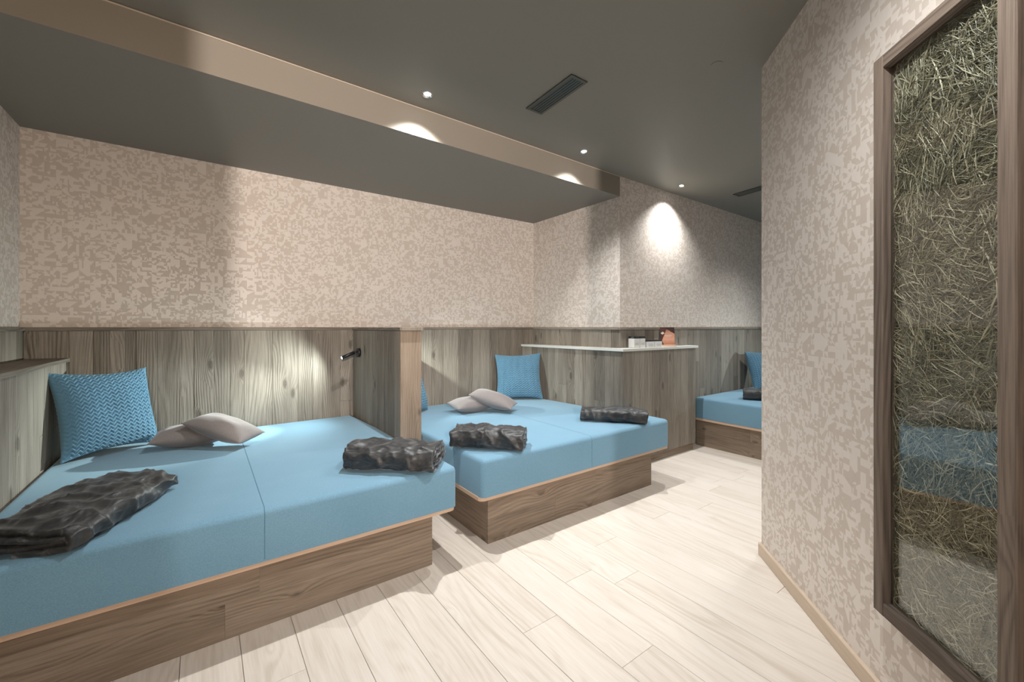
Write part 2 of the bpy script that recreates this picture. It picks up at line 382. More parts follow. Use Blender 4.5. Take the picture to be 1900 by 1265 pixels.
for par, p, q in ((wall_back, (XL, YB), (XC, YB)), (wall_left, (XL, 1.0), (XL, YB - 0.03)), (wall_column, (XC, YB - 0.0305), (XC, YC + 0.0005)), (wall_far, (XC - 0.03, YC), (XE, YC))):
    p = Vector((*p, 0)); q = Vector((*q, 0)); dd = (q - p).normalized()
    # ledge: length along wall, width out of the wall, lies flat
    out = dd.cross(Vector((0, 0, 1)))
    link('ledge', slab((q - p).length, 0.030, ZP - ZW - 0.0005, WOODV, 0.001, 'ledge'), par, frame(p + out * 0.030 + Vector((0, 0, ZW + 0.0005)), dd, -out))

# ---------------------------------------------------------------- partition between the beds
part = thing('partition', 'weathered timber partition with a warm-lit end post standing between the two big beds', 'partition', (1.09, 3.1, 0))
PX0, PX1, PY0 = 1.02, 1.165, 2.60
link('core', prism_mesh('core', [(PX0 + 0.018, PY0 + 0.02), (PX1 - 0.018, PY0 + 0.02), (PX1 - 0.018, YP), (PX0 + 0.018, YP)], 0.0, ZW, WOODV), part)
LP = YP - PY0
boards_along(part, (PX0 + 0.018, PY0 + 0.02), (PX0 + 0.018, YP), 0.20, ZW, 0.018, [0.085, 0.175, 0.30, 0.43, 0.56, 0.66, 0.80, 0.93], WOODV, 12, 0.0, False)
boards_along(part, (PX1 - 0.018, PY0 + 0.02), (PX1 - 0.018, YP), 0.20, ZW, 0.018, rand_cuts(LP, 14), WOODV, 13, 0.2, True)
# front post board
board('post', part, (PX1, PY0 + 0.02, 0.0), (0, 0, 1), (-1, 0, 0), ZW, PX1 - PX0, 0.02, WOODB, 0.002)
link('cap', slab(LP + 0.018, PX1 - PX0 + 0.02, ZP - ZW - 0.001, WOODV, 0.0015, 'cap'), part, frame((PX1 + 0.010, PY0 - 0.018, ZW + 0.0005), (0, 1, 0), (-1, 0, 0)))

# ---------------------------------------------------------------- low cabinet at the far left, counter at the column
cab = thing('low_cabinet', 'low weathered timber cabinet along the left wall beside the nearest bed', 'cabinet', (-0.77, 2.8, 0))
CX = -0.690; CY0 = 1.2
link('carcass', prism_mesh('carcass', [(XL + 0.02, CY0), (CX, CY0), (CX, YP - 0.002), (XL + 0.02, YP - 0.002)], 0.0, 1.04, WOODV), cab)
boards_along(cab, (CX, CY0), (CX, YP - 0.002), 0.0, 1.040, 0.016, rand_cuts(2.5, 21, 0.08, 0.16), WOODV, 22, 0.2, True)
link('top', slab(YP - 0.002 - CY0 + 0.01, -0.658 - XL - 0.02, 0.022, WOODV, 0.002, 'top'), cab, frame((-0.658, CY0 - 0.01, 1.0405), (0, 1, 0), (-1, 0, 0)))

cou = thing('counter', 'weathered timber counter with a pale top wrapping the column beside the second bed', 'counter', (3.4, 2.4, 0))
CF = 2.345; A = (2.830, YP - 0.002); B = (2.905, CF); D = (4.055, CF)
link('carcass', prism_mesh('carcass', [(A[0] + 0.017, A[1]), (B[0] + 0.017, CF + 0.017), (D[0] - 0.017, CF + 0.017), (D[0] - 0.017, YC - 0.024), (XC - 0.021, YC - 0.024), (XC - 0.021, A[1])], 0.075, 1.038, WOODV), cou)
boards_along(cou, (B[0] + 0.017, CF + 0.002), (A[0] + 0.017, A[1]), 0.12, 1.040, 0.017, rand_cuts(1.3, 31, 0.09, 0.17), WOODV, 32, 0.25, False)
boards_along(cou, (B[0] + 0.001, CF + 0.017), (D[0], CF + 0.017), 0.075, 1.040, 0.017, [0.13, 0.235, 0.30, 0.42, 0.53, 0.66, 0.76, 0.88, 1.02], WOODV, 33, 0.3, True)
boards_along(cou, (D[0] - 0.017, CF + 0.017), (D[0] - 0.017, YC - 0.024), 0.075, 1.040, 0.017, [], WOODV, 34, 0.0, True)
link('kickboard', slab(D[0] - 0.02 - B[0], 0.074, 0.012, WOODB, 0.001, 'kickboard'), cou, frame((B[0] + 0.01, CF + 0.035, 0.0), (1, 0, 0), (0, 0, 1)))
cp = [(A[0] - 0.016, A[1]), (B[0] - 0.016, CF - 0.02), (D[0] + 0.016, CF - 0.02), (D[0] + 0.016, YC - 0.022), (XC - 0.020, YC - 0.022), (XC - 0.020, A[1])]
link('worktop', prism_mesh('worktop', cp, 1.0405, 1.064, TOPM, 0.002, 2), cou)

# ---------------------------------------------------------------- beds
def ribbon_on(me_name, pts, w, material):
    """thin raised strip following pts (polyline), half width w"""
    bm = bmesh.new(); rows = []
    for x, y, z in pts: rows.append([bm.verts.new((x - w, y, z)), bm.verts.new((x, y, z)), bm.verts.new((x + w, y, z))])
    for a, b in zip(rows, rows[1:]):
        for i in range(2): bm.faces.new((a[i], a[i + 1], b[i + 1], b[i]))
    me = bpy.data.meshes.new(me_name); bm.to_mesh(me); bm.free(); me.materials.append(material); return me
SEAM = plain('seam thread', (0.085, 0.18, 0.26), 0.9, 0.1)
def mattress_mesh(poly, z0, z1, rad, front_corner=None):
    bm = bmesh.new(); n = len(poly)
    lo = [bm.verts.new((x, y, z0)) for x, y in poly]; hi = [bm.verts.new((x, y, z1)) for x, y in poly]
    bm.faces.new(hi); bm.faces.new(lo[::-1])
    for i in range(n): bm.faces.new((lo[i], lo[(i + 1) % n], hi[(i + 1) % n], hi[i]))
    ed = [e for e in bm.edges if not (e.verts[0].co.z < z0 + 1e-4 and e.verts[1].co.z < z0 + 1e-4)]
    bmesh.ops.bevel(bm, geom=ed, offset=rad, segments=5, profile=0.5, affect='EDGES')
    bmesh.ops.triangulate(bm, faces=[f for f in bm.faces if len(f.verts) > 4])
    for f in bm.faces: f.smooth = True
    me = bpy.data.meshes.new('mattress'); bm.to_mesh(me); bm.free(); me.materials.append(FELT)
    me.set_sharp_from_angle(angle=math.radians(50)); return me
ZT0, ZT1, ZM = 0.275, 0.297, 0.512
def bed(name, label, loc, base, tray, matt, seam_x, seedn, frontdir='y'):
    """base = (x0,x1,y0,y1) plinth, tray & matt = polygons"""
    t = thing(name, label, 'bed', loc, 'blue daybeds on timber plinths')
    x0, x1, y0, y1 = base; T = 0.02
    link('plinth_core', prism_mesh('plinth_core', [(x0 + T, y0 + T), (x1 - T, y0 + T), (x1 - T, y1), (x0 + T, y1)], 0.0, ZT0 - 0.001, WOODB), t)
    rr = random.Random(seedn); Hh = ZT0 - 0.001
    def face(p, q, flipx):
        p = Vector(p); q = Vector(q); dd = (q - p).normalized(); L = (q - p).length; rows = (0.0, Hh * 0.52, Hh)
        for r in range(2):
            cuts = [0.0]; xx = rr.uniform(0.5, 1.1)
            while xx < L - 0.2: cuts.append(xx); xx += rr.uniform(0.7, 1.3)
            cuts.append(L)
            for a, b2 in zip(cuts, cuts[1:]):
                board('board', t, p + dd * a + Vector((0, 0, rows[r])), dd, (0, 0, 1), b2 - a, rows[r + 1] - rows[r], T + rr.uniform(-0.0004, 0.0006), WOODB, 0.0006)
    face((x0, y0 + T, 0), (x1, y0 + T, 0), False)
    face((x0 + T, y1, 0), (x0 + T, y0 + T, 0), False)
    face((x1 - T, y0 + T, 0), (x1 - T, y1, 0), False)
    link('tray', prism_tray(tray), t)
    m = link('mattress', mattress_mesh(matt, ZT1 + 0.001, ZM, 0.028), t)
    return t, m
def prism_tray(poly):
    bm = bmesh.new(); n = len(poly)
    lo = [bm.verts.new((x, y, ZT0)) for x, y in poly]; hi = [bm.verts.new((x, y, ZT1)) for x, y in poly]
    bm.faces.new(hi); bm.faces.new(lo[::-1])
    for i in range(n): bm.faces.new((lo[i], lo[(i + 1) % n], hi[(i + 1) % n], hi[i]))
    ymin = min(p[1] for p in poly)
    ve = [e for e in bm.edges if abs(e.verts[0].co.z - e.verts[1].co.z) > 0.01 and e.verts[0].co.y < ymin + 0.01]
    bmesh.ops.bevel(bm, geom=ve, offset=0.035, segments=6, profile=0.5, affect='EDGES')
    uvl = bm.loops.layers.uv.new('UVMap')
    for f in bm.faces:
        f.normal_update()
        for l in f.loops:
            c = l.vert.co
            l[uvl].uv = (c.x, c.y) if abs(f.normal.z) > 0.7 else ((c.x, c.z) if abs(f.normal.y) > abs(f.normal.x) else (c.y, c.z))
    me = bpy.data.meshes.new('tray'); bm.to_mesh(me); bm.free(); me.materials.append(EDGE); return me
YF = 1.970
G = 0.003
bed1, m1 = bed('daybed', 'nearest blue daybed on a timber plinth, between the left cabinet and the partition', (0.2, 2.8, 0),
    (-0.66, 0.97, 2.03, YP - G), [(-0.668, 1.983), (1.088, 1.983), (1.088, PY0 - 0.03), (PX0 - G, PY0 - 0.03), (PX0 - G, YP - G), (-0.668, YP - G)],
    [(-0.668, YF), (1.086, YF), (1.086, PY0 - 0.022), (PX0 - G, PY0 - 0.022), (PX0 - G, YP - G), (-0.668, YP - G)], 0.2, 41)
bed2, m2 = bed('daybed', 'middle blue daybed on a timber plinth, between the partition and the counter', (2.1, 2.8, 0),
    (1.32, 2.865, 2.03, YP - G), [(1.240, 1.983), (3.035, 1.983), (3.035, CF - 0.022), (2.886, CF - 0.022), (2.812, YP - G), (1.240, YP - G)],
    [(1.243, YF), (3.015, YF), (3.015, CF - 0.024), (2.880, CF - 0.024), (2.810, YP - G), (1.243, YP - G)], 2.15, 43)
bed3, m3 = bed('daybed', 'farthest blue daybed, partly hidden behind the papered right wall past the counter', (5.1, 1.6, 0),
    (4.23, 6.28, 0.45, 2.437), [(4.19, 0.43), (6.28, 0.43), (6.28, 2.437), (4.19, 2.437)],
    [(4.188, 0.43), (6.28, 0.43), (6.28, 2.436), (4.188, 2.436)], 5.2, 45)
for m, sx in ((m1, 0.20), (m2, 2.12)):
    r = 0.028; pts = [(sx, YP - 0.05, ZM + 0.0006), (sx, YF + r, ZM + 0.0006)]
    for i in range(1, 7):
        a = math.pi / 2 * i / 6
        pts.append((sx, YF + r - (r + 0.0006) * math.sin(a), ZM - r + (r + 0.0006) * math.cos(a)))
    pts.append((sx, YF - 0.0006, ZT1 + 0.01))
    link('seam', ribbon_on('seam', pts, 0.0013, SEAM), m)

# ---------------------------------------------------------------- cushions
def cushion_mesh(w, h, t, material, n=40, knit=False, ear=0.06, seed=0, mname='cushion'):
    """cushion in the local XY plane (x width, y height), z thickness, centred"""
    vs = []; idx = {}; fs = []
    so = seed * 13.7
    def shape(u, v, s):
        au, av = abs(u), abs(v)
        # edges pull in between the corners
        x = u * w / 2 * (1 - ear * (1 - v * v) * au ** 3)
        y = v * h / 2 * (1 - ear * (1 - u * u) * av ** 3)
        pu = max(0.0, 1 - au ** 2.6); pv = max(0.0, 1 - av ** 2.6)
        z = t / 2 * (pu ** 0.62) * (pv ** 0.62)
        z *= 1 + 0.16 * noise.noise(Vector((u * 1.6 + so, v * 1.6, s)))
        if knit:
            p = 0.0225; A = 0.0165; per = 0.0335
            X = u * w / 2; Y = v * h / 2
            tri = abs(((X / per) % 1.0) * 2 - 1)
            f = ((Y + A * tri) / p) % 1.0
            g = abs(math.sin(math.pi * f)) ** 0.6
            z += 0.0125 * g * min(1.0, (pu * pv) * 6 + 0.25)
        return x, y, s * z
    for s in (1, -1):
        for i in range(n + 1):
            for j in range(n + 1):
                u = -1 + 2 * i / n; v = -1 + 2 * j / n
                if not knit: u = math.copysign(abs(u) ** 0.85, u); v = math.copysign(abs(v) ** 0.85, v)
                edge = i in (0, n) or j in (0, n)
                if s == -1 and edge: idx[(s, i, j)] = idx[(1, i, j)]; continue
                idx[(s, i, j)] = len(vs)
                x, y, z = shape(u, v, s)
                if edge: z = 0.0
                vs.append((x, y, z))
        for i in range(n):
            for j in range(n):
                q = [idx[(s, i, j)], idx[(s, i + 1, j)], idx[(s, i + 1, j + 1)], idx[(s, i, j + 1)]]
                fs.append(tuple(q if s == 1 else q[::-1]))
    return mesh(mname, vs, fs, material, smooth=True)
def bent(me, amount, axis=0):
    for v in me.vertices:
        c = v.co[axis]; v.co.z -= amount * c * c
    me.update(); return me
knit_a = cushion_mesh(0.50, 0.50, 0.15, KNIT, 170, True, 0.13, 1, 'knit_cushion')
knit_b = cushion_mesh(0.48, 0.48, 0.15, KNIT, 150, True, 0.10, 3, 'knit_cushion')
def pose(center, normal, up, roll=0.0):
    z = Vector(normal).normalized(); y = Vector(up); y = (y - z * y.dot(z)).normalized(); x = y.cross(z)
    m = Matrix((x, y, z)).transposed().to_4x4(); m.translation = Vector(center)
    return m @ Matrix.Rotation(roll, 4, 'Z')
def cush(name, me, m, label, cat, group):
    o = link(name, me, None, m); return tag(o, label, cat, group)
KG = 'blue knitted cushions'
cush('knit_cushion', knit_a, pose((-0.455, 3.395, 0.762), (0.60, -0.72, 0.30), (0, 0, 1), math.radians(-2)),
     'large blue chevron knit cushion leaning on the left cabinet of the nearest bed', 'cushion', KG)
cush('knit_cushion', knit_b, pose((2.615, 3.445, 0.745), (-0.52, -0.72, 0.28), (0, 0, 1), math.radians(2)),
     'blue knit cushion leaning in the corner by the counter on the middle bed', 'cushion', KG)
cush('knit_cushion', knit_b, pose((1.385, 3.385, 0.742), (0.58, -0.74, 0.30), (0, 0, 1)),
     'blue knit cushion half hidden behind the partition on the middle bed', 'cushion', KG)
cush('knit_cushion', knit_b, pose((5.38, 2.235, 0.735), (-0.28, -0.88, 0.30), (0, 0, 1)),
     'blue knit cushion on the farthest bed, cut off by the papered right wall', 'cushion', KG)
GG = 'grey neck cushions'
grey_a = cushion_mesh(0.40, 0.22, 0.125, GREY, 40, False, 0.05, 5, 'neck_cushion')
def flat(center, ang, pitch=0.0, roll=0.0):
    return Matrix.Translation(center) @ Matrix.Rotation(math.radians(ang), 4, 'Z') @ Matrix.Rotation(math.radians(pitch), 4, 'Y') @ Matrix.Rotation(math.radians(roll), 4, 'X')
cush('neck_cushion', grey_a, flat((-0.055, 3.30, 0.580), -8, 0, 6), 'lower grey cushion of the crossed pair on the nearest bed', 'cushion', GG)
cush('neck_cushion', grey_a, flat((0.105, 3.17, 0.622), -42, 16, 4), 'upper grey cushion of the crossed pair on the nearest bed', 'cushion', GG)
cush('neck_cushion', grey_a, flat((1.90, 3.17, 0.580), 0, 0, 6), 'lower grey cushion of the crossed pair on the middle bed', 'cushion', GG)
cush('neck_cushion', grey_a, flat((2.04, 3.05, 0.622), -50, 16, 4), 'upper grey cushion of the crossed pair on the middle bed', 'cushion', GG)

# ---------------------------------------------------------------- folded plush blankets
def blanket_mesh(L, Wd, Ht, turns, th, wr, seed, nseg=64, taper=0.0):
    """a flattened roll of thick cloth along local X, bottom at z=0"""
    n = 150; outer = []; inner = []
    for i in range(n + 1):
        f = i / n
        a = -math.pi * 0.5 - f * turns * 2 * math.pi
        k = f * turns * th * 1.06
        rx = Wd / 2 - k; rz = Ht / 2 - k
        def pt(rx, rz):
            c, s_ = math.cos(a), math.sin(a)
            e = 0.62
            return (math.copysign(abs(c) ** e, c) * max(rx, 0.004), Ht / 2 + math.copysign(abs(s_) ** e, s_) * max(rz, 0.002))
        outer.append(pt(rx, rz)); inner.append(pt(rx - th, rz - th))
    ring = outer + inner[::-1]; m = len(ring)
    vs = []; fs = []
    so = Vector((seed * 7.3, seed * 3.1, 0))
    for k in range(nseg + 1):
        t = k / nseg; x = (t - 0.5) * L
        endf = min(t, 1 - t) * 2
        for i, (y, z) in enumerate(ring):
            f = (i if i <= n else 2 * n + 1 - i) / n
            p = Vector((x, y, z))
            # layers creep out unevenly at the ends
            xx = x * (1 + 0.055 * noise.noise(Vector((f * 5.0, seed, 0.3 if x > 0 else 4.1)))) + 0.012 * noise.noise(Vector((y * 22, z * 22, seed)))
            up = min(1.0, z / (Ht * 0.45))
            q0 = noise.noise(Vector((x * 5, y * 5, z * 5)) + so) * 0.7
            w1 = noise.noise(Vector((x * 6 + q0, y * 7 + z * 4, 0)) + so)
            w2 = noise.noise(Vector((x * 7 + y * 9 + q0, z * 9 - y * 13 + x * 4, 2)) + so)
            w4 = noise.noise(Vector((x * 15 - y * 11, z * 14 + y * 16 + q0, 8)) + so)
            w3 = noise.noise(Vector((x * 50 + y * 35, z * 40, 5)) + so)
            rid = (1 - abs(w2)) ** 4
            dsp = wr * (0.9 * w1 + 0.8 * rid - 0.3 + 0.35 * (1 - abs(w4)) ** 3 + 0.06 * w3)
            ny, nz = y / (Wd / 2), (z - Ht / 2) / (Ht / 2)
            l = math.hypot(ny, nz) or 1
            sag = -0.16 * Ht * (1 - endf) * up * (0.5 + 0.5 * noise.noise(Vector((seed, 9, 1 if x > 0 else 3))))
            vs.append((xx, y + dsp * ny / l * (1 - taper * t) - taper * t * y * 0.5, max(0.0008, z + dsp * nz / l * up + sag)))
    for k in range(nseg):
        for i in range(m):
            j = (i + 1) % m
            fs.append((k * m + i, k * m + j, (k + 1) * m + j, (k + 1) * m + i))
    for k in (0, nseg):
        for i in range(n):
            q = (k * m + i, k * m + i + 1, k * m + m - 2 - i, k * m + m - 1 - i)
            fs.append(q if k else q[::-1])
    return mesh('blanket', vs, fs, FUR, smooth=True)
BG = 'dark plush blankets'
def blanket(args, x, y, ang, label):
    o = link('blanket', blanket_mesh(*args), None, Matrix.Translation((x, y, ZM + 0.0005)) @ Matrix.Rotation(math.radians(ang), 4, 'Z'))
    return tag(o, label, 'blanket', BG)
blanket((0.56, 0.37, 0.105, 1.6, 0.024, 0.020, 1), -0.375, 2.27, 65, 'dark folded plush blanket at the front left end of the nearest bed')
blanket((0.47, 0.28, 0.135, 2.2, 0.026, 0.022, 2), 0.825, 2.17, -40, 'dark folded plush blanket at the right front corner of the nearest bed')
blanket((0.44, 0.22, 0.135, 2.2, 0.026, 0.022, 3), 1.425, 2.175, -46, 'dark rolled plush blanket at the left front corner of the middle bed')
blanket((0.50, 0.17, 0.115, 2.2, 0.022, 0.018, 4), 2.60, 2.185, -50, 'dark rolled plush blanket at the right end of the middle bed by the counter')
blanket((0.50, 0.20, 0.12, 2.2, 0.022, 0.016, 5), 4.62, 1.86, -62, 'dark rolled plush blanket on the farthest bed')

# ---------------------------------------------------------------- things on the counter
JW = plain('white jar card', (0.66, 0.66, 0.64), 0.5, 0.4)
JB = plain('black jar lid', (0.015, 0.015, 0.016), 0.25, 0.5)
JT = plain('grey label print', (0.28, 0.28, 0.28), 0.7, 0.2)
ZCT = 1.064
def jar(x, y, sx, sy, h, label):
    t = thing('cream_jar', label, 'jar', (x, y, ZCT), 'white jars with black lids on the counter')
    r = sx / 2; q = sy / 2
    def sq(k): return [(x - r + k, y - q + k), (x + r - k, y - q + k), (x + r - k, y + q - k), (x - r + k, y + q - k)]
    link('body', prism_mesh('body', sq(0), ZCT + 0.0003, ZCT + h * 0.82, JW, 0.006, 3), t)
    link('lid', prism_mesh('lid', sq(0.0005), ZCT + h * 0.825, ZCT + h, JB, 0.004, 2), t)
    for i, wl in enumerate((0.5, 0.75, 0.6)):
        z = ZCT + h * 0.42 - i * 0.008
        link('label_line', mesh('label_line', [(x - r * wl, y - q - 0.0006, z), (x + r * wl, y - q - 0.0006, z), (x + r * wl, y - q - 0.0006, z + 0.0022), (x - r * wl, y - q - 0.0006, z + 0.0022)], [(0, 1, 2, 3)], JT), t)
jar(3.116, 2.388, 0.080, 0.066, 0.104, 'tall white jar with a black lid, leftmost on the counter')
jar(3.201, 2.390, 0.080, 0.066, 0.104, 'tall white jar with a black lid, second from the left on the counter')
jar(3.318, 2.388, 0.116, 0.066, 0.067, 'low white jar with a black lid, next to the tall jars on the counter')
jar(3.440, 2.390, 0.116, 0.066, 0.067, 'low white jar with a black lid, just left of the picture card')

def cardmat():
    m, nt, b = mat('printed card')
    uv = N(nt, 'ShaderNodeUVMap').outputs[0]
    s = N(nt, 'ShaderNodeSeparateXYZ', inp={0: uv}); u, v = s.outputs[0], s.outputs[1]
    n = N(nt, 'ShaderNodeTexNoise', noise_dimensions='2D', inp={'Vector': uv, 'Scale': 5.0, 'Detail': 3.0}).outputs[0]
    skin = ramp(nt, M(nt, 'ADD', v, M(nt, 'MULTIPLY', n, 0.15)), [(0.05, (0.42, 0.17, 0.10)), (0.4, (0.72, 0.36, 0.25)), (0.75, (0.60, 0.30, 0.20)), (1.0, (0.25, 0.12, 0.08))])
    # dark hair falling over the upper right and a dark left margin
    hair = M(nt, 'GREATER_THAN', M(nt, 'ADD', M(nt, 'ADD', M(nt, 'MULTIPLY', u, 0.55), v), M(nt, 'MULTIPLY', n, 0.12)), 1.22)
    dark = M(nt, 'LESS_THAN', M(nt, 'ADD', u, M(nt, 'MULTIPLY', M(nt, 'ABSOLUTE', M(nt, 'SUBTRACT', v, 0.25)), -0.55)), 0.10)
    col = mixc(nt, dark, skin, (0.09, 0.04, 0.03, 1)); col = mixc(nt, hair, col, (0.05, 0.025, 0.022, 1))
    nt.links.new(col, b.inputs['Base Color']); b.inputs['Roughness'].default_value = 0.35
    return m
CARD = cardmat()
CM = Matrix.Translation((3.625, 2.383, ZCT)) @ Matrix.Rotation(math.radians(-30), 4, 'Z')
card = thing('picture_card', 'small printed picture card in warm skin tones on a wooden foot on the counter', 'card', (3.625, 2.383, ZCT), None, Matrix.Rotation(math.radians(-30), 4, 'Z'))
cx0, cx1 = -0.072, 0.072; cy = -0.004; ch = 0.186; tilt = 0.016
def cp3(p): return CM @ Vector((p[0], p[1], p[2] - ZCT))
link('foot', slab(0.156, 0.034, 0.015, EDGE, 0.002, 'foot'), card, CM @ frame((-0.078, -0.017, 0.0003), (1, 0, 0), (0, 1, 0)))
vs = [(cx0, cy, ZCT + 0.0155), (cx1, cy, ZCT + 0.0155), (cx1, cy + tilt, ZCT + ch), (cx0, cy + tilt, ZCT + ch)]
vb = [(x, y + 0.0022, z) for x, y, z in vs]
link('print', mesh('print', [cp3(v) for v in vs + vb], [(0, 1, 2, 3), (5, 4, 7, 6), (1, 0, 4, 5), (2, 1, 5, 6), (3, 2, 6, 7), (0, 3, 7, 4)], CARD, [(0, 0), (1, 0), (1, 1), (0, 1)] * 2), card)
def on_card(u, v): return cp3((cx0 + (cx1 - cx0) * u, cy + tilt * v - 0.0008, ZCT + 0.0155 + (ch - 0.0155) * v))
PALE = plain('pale print', (0.75, 0.66, 0.58), 0.5, 0.3)
link('emblem', mesh('emblem', [on_card(*q) for q in ((0.01, 0.66), (0.14, 0.585), (0.30, 0.66), (0.17, 0.745))], [(0, 1, 2, 3)], PALE), card)
for i, (a, b2, v0) in enumerate(((0.30, 0.80, 0.51), (0.34, 0.74, 0.455))):
    hh = 0.035 if i == 0 else 0.02
    link('print_line', mesh('print_line', [on_card(a, v0), on_card(b2, v0), on_card(b2, v0 + hh), on_card(a, v0 + hh)], [(0, 1, 2, 3)], PALE), card)

# ---------------------------------------------------------------- reading lamps
def read_lamp(x, y, z, sx, label, aim, k=1.0, core=1.0, group='black reading lamps'):
    t = thing('reading_lamp', label, 'lamp', (x, y, z), group)
    m = Matrix.Translation((x + sx * 0.0125, y, z)) @ Matrix.Rotation(math.pi / 2, 4, 'Y')
    link('mount', cyl_mesh('mount', 0.036, 0.025, BLACK, 32, bevel=0.002), t, m)
    a = Vector(aim).normalized(); p0 = Vector((x + sx * 0.030, y, z + 0.008)); p1 = p0 + a * 0.125
    link('joint', cyl_mesh('joint', 0.006, 0.03, BLACK, 12), t, Matrix.Translation((x + sx * 0.033, y, z + 0.008)) @ Matrix.Rotation(math.pi / 2, 4, 'Y'))
    q = a.to_track_quat('Z', 'Y').to_matrix().to_4x4()
    link('head', cyl_mesh('head', 0.0135, 0.105, BLACK, 24, bevel=0.001), t, Matrix.Translation(p0 + a * 0.0675) @ q)
    link('lens', cyl_mesh('lens', 0.0105, 0.002, LENS, 20), t, Matrix.Translation(p0 + a * 0.1205) @ q)
    add_light('reading_lamp_beam', 'SPOT', p0 + a * 0.126, READ_E * k, READ_C, a, 0.008, 146, 1.0)
    add_light('reading_lamp_core', 'SPOT', p0 + a * 0.127, READ_E * 1.9 * core, READ_C, a, 0.008, 62, 0.7)
    return t
read_lamp(PX0, 3.47, 1.045, -1, 'small black reading lamp on the partition above the nearest bed', (-0.92, -0.04, -0.37))
read_lamp(PX1, 3.42, 1.060, 1, 'small black reading lamp hidden on the far side of the partition', (0.90, 0.0, -0.40), 0.7, 0.25)
read_lamp(XE, 1.7, 1.06, -1, 'small black reading lamp at the head of the farthest bed', (-0.85, 0.15, -0.42), 0.7, 0.3)

# ---------------------------------------------------------------- ceiling fittings
dl_ring = lathe_mesh('ring', [(0.033, 0.0), (0.0335, -0.003), (0.030, -0.0042), (0.0285, -0.001)], CHROME, 32)
dl_cup = lathe_mesh('reflector', [(0.0285, -0.001), (0.024, 0.003), (0.019, 0.006)], CHROME, 32)
dl_lens = cyl_mesh('lens', 0.019, 0.001, LENS, 28)
dn = ['bright recessed ceiling downlight left of the ceiling vent', 'bright recessed ceiling downlight right of the ceiling vent',
      'small recessed downlight close to the papered wall above the counter', 'recessed downlight over the farthest bed', 'unseen fill downlight added over the passage beyond the papered corner', 'unseen fill downlight added in the middle of the room behind the viewpoint', 'unseen fill downlight added near the entrance']
for i, (x, y, k_, cone_) in enumerate(DOWNLIGHTS):
    t = thing('downlight', dn[i], 'downlight', (x, y, zc(y)), 'recessed ceiling downlights')
    mw = Matrix.Translation((x, y, zc(y) - 0.0075))
    mw0 = Matrix.Translation((x, y, zc(y) - 0.0005))
    link('ring', dl_ring, t, mw0); link('reflector', dl_cup, t, mw); link('lens', dl_lens, t, Matrix.Translation((x, y, zc(y) - 0.0022)))
def vent(cx, cy, w, l, label):
    zz = zc(cy); t = thing('ceiling_vent', label, 'vent', (cx, cy, zz), 'slotted ceiling vents', Matrix.Rotation(math.atan(-0.045), 4, 'X'))
    base = world_of(t)
    def bx(nm, x0, x1, y0, y1, z0, z1, m, rx=0.0):
        me = prism_mesh(nm, [(x0, y0), (x1, y0), (x1, y1), (x0, y1)], z0, z1, m)
        return link(nm, me, t, base)
    fr = 0.017
    bx('cavity', -w / 2 + 0.004, w / 2 - 0.004, -l / 2 + 0.004, l / 2 - 0.004, -0.0015, -0.0005, VENTD)
    bx('frame_rail', -w / 2, w / 2, -l / 2, -l / 2 + fr, -0.007, -0.0015, VENTM); bx('frame_rail', -w / 2, w / 2, l / 2 - fr, l / 2, -0.007, -0.0015, VENTM)
    bx('frame_rail', -w / 2, -w / 2 + fr, -l / 2 + fr, l / 2 - fr, -0.007, -0.0015, VENTM); bx('frame_rail', w / 2 - fr, w / 2, -l / 2 + fr, l / 2 - fr, -0.007, -0.0015, VENTM)
    iw = w - 2 * fr
    for i in range(5):
        xx = -iw / 2 + iw * (i + 0.5) / 5
        me = slab(l - 2 * fr, iw / 5 * 0.62, 0.0025, VENTM, 0.0006, 'slat')
        link('slat', me, t, base @ Matrix.Translation((xx, -l / 2 + fr, -0.006)) @ Matrix.Rotation(math.pi / 2, 4, 'Z') @ Matrix.Translation((0, -iw / 10 * 0.6, 0)) @ Matrix.Rotation(math.radians(14), 4, 'X'))
vent(1.688, 1.862, 0.126, 0.404, 'dark slotted ceiling vent between the two bright downlights')
vent(4.45, 1.93, 0.126, 0.404, 'dark slotted ceiling vent at the far right, partly behind the papered wall')
tag(link('ceiling_cover', cyl_mesh('ceiling_cover', 0.030, 0.002, CEIL, 32), None, Matrix.Translation((2.225, 1.167, zc(1.167) - 0.0012)) @ Matrix.Rotation(math.atan(-0.045), 4, 'X')),
    'small round flush cover on the ceiling near the papered wall', 'cover plate')

# ---------------------------------------------------------------- hay panel on the right wall
hp = thing('hay_panel', 'tall glazed wall panel filled with dried hay in a rough timber frame', 'wall panel', RO + RT * 1.19 + RN * 0.0 + Vector((0, 0, 0.35)))
A0, A1, A2, A3 = 0.972, 1.013, 1.372, 1.416; Z0, Z1, Z2, Z3 = 0.349, 0.390, 2.058, 2.100; BF = 0.062
def onw(a, b, z): return RO + RT * a + RN * b + Vector((0, 0, z))
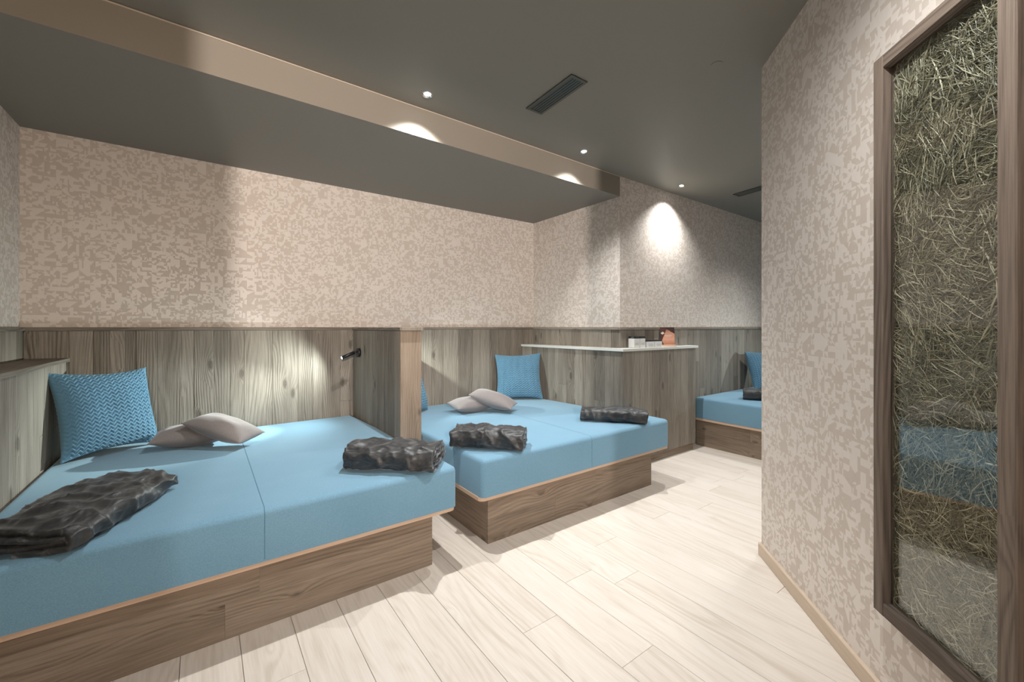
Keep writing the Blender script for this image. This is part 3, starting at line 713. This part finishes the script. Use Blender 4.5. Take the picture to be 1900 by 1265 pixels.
# board axes: z out of wall = RN.  x=(0,0,1), y: x cross y = RN -> y = RN cross x
up = Vector((0, 0, 1)); yy = RN.cross(up)             # points along -RT or +RT
sgn = 1 if yy.dot(RT) > 0 else -1
def stile(nm, a0, a1, z0, z1):
    a = a0 if sgn > 0 else a1
    return board(nm, hp, onw(a, 0.0, z0), up, yy, z1 - z0, a1 - a0, BF, WOODF, 0.003)
def rail(nm, a0, a1, z0, z1):
    # x along wall, y = RN cross x
    x = RT if RN.cross(RT).z > 0 else -RT
    a = a0 if x.dot(RT) > 0 else a1
    return board(nm, hp, onw(a, 0.0, z0), x, up, a1 - a0, z1 - z0, BF - 0.001, WOODF, 0.003)
stile('stile', A0, A1, Z0, Z3); stile('stile', A2, A3, Z0, Z3); rail('rail', A1, A2, Z0, Z1); rail('rail', A1, A2, Z2, Z3)
def glassmat():
    m = bpy.data.materials.new('clear glass'); m.use_nodes = True; nt = m.node_tree; nt.nodes.clear()
    out = N(nt, 'ShaderNodeOutputMaterial')
    ior = M(nt, 'MULTIPLY_ADD', N(nt, 'ShaderNodeNewGeometry').outputs['Backfacing'], 1 / 1.6 - 1.6, 1.6)
    fr = N(nt, 'ShaderNodeFresnel', inp={'IOR': ior}).outputs[0]
    mx = N(nt, 'ShaderNodeMixShader', inp={0: fr, 1: N(nt, 'ShaderNodeBsdfTransparent', inp={0: (0.95, 0.97, 0.96, 1)}).outputs[0],
                                           2: N(nt, 'ShaderNodeBsdfAnisotropic', inp={'Roughness': 0.0}).outputs[0]}).outputs[0]
    nt.links.new(mx, out.inputs[0]); return m
gx = RT if RN.cross(RT).z > 0 else -RT
ga = A1 if gx.dot(RT) > 0 else A2
link('glass', slab(A2 - A1, Z2 - Z1, 0.004, glassmat(), 0.0001, 'glass'), hp, frame(onw(ga, 0.034, Z1), gx, up))
def haymat():
    m, nt, b = mat('dried hay')
    at = N(nt, 'ShaderNodeAttribute', attribute_name='tone').outputs['Fac']
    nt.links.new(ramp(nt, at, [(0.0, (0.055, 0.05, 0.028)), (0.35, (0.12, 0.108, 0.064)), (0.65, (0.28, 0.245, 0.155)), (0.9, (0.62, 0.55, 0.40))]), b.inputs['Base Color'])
    b.inputs['Roughness'].default_value = 0.55
    return m
def hay_mesh(n, seed):
    r = random.Random(seed); vs = []; fs = []; tone = []
    for k in range(n):
        z = r.uniform(Z1 + 0.008, Z2 - 0.008); a = r.uniform(A1 + 0.006, A2 - 0.006)
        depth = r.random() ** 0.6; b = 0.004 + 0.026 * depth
        L = r.uniform(0.03, 0.12) * (1.25 if r.random() < 0.12 else 1.0); wd = r.uniform(0.0006, 0.0014) * (1.9 if r.random() < 0.08 else 1)
        fl = noise.noise(Vector((a * 5, z * 4, 0.5)))
        th = fl * 2.6 + r.gauss(0.5, 0.75); curve = r.gauss(0, 6.0)
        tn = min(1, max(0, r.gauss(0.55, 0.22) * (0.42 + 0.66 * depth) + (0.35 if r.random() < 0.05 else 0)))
        seg = 4; px, pz = a - math.cos(th) * L / 2, z - math.sin(th) * L / 2; pts = []
        tb = r.gauss(0, 0.10)
        for i in range(seg + 1):
            pts.append((px, pz, b + tb * (i / seg - 0.5) * L)); ang = th + curve * L * (i / seg - 0.5)
            px += math.cos(ang) * L / seg; pz += math.sin(ang) * L / seg
        i0 = len(vs)
        for i, (q, zz, bb) in enumerate(pts):
            q = min(max(q, A1 + 0.001), A2 - 0.001); zz = min(max(zz, Z1 + 0.001), Z2 - 0.001); bb = min(max(bb, 0.002), 0.0325)
            ang = th + curve * L * (i / seg - 0.5); w = wd * (0.35 if i in (0, seg) else 1)
            nx, nz = -math.sin(ang) * w, math.cos(ang) * w
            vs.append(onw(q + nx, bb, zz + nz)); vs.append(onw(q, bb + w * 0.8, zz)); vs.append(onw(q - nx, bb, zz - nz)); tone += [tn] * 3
        for i in range(seg):
            o_ = i0 + i * 3
            fs += [(o_, o_ + 1, o_ + 4, o_ + 3), (o_ + 1, o_ + 2, o_ + 5, o_ + 4)]
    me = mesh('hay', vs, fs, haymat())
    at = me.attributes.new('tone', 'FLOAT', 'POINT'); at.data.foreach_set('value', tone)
    return me
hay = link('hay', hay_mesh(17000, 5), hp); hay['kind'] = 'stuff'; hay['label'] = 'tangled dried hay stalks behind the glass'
x_ = RT if RN.cross(RT).z > 0 else -RT
board('backing', hp, onw(A1 if x_.dot(RT) > 0 else A2, 0.0006, Z1), x_, up, A2 - A1, Z2 - Z1, 0.0015, plain('dark hay backing', (0.03, 0.027, 0.017), 0.9, 0.1), 0.0003)
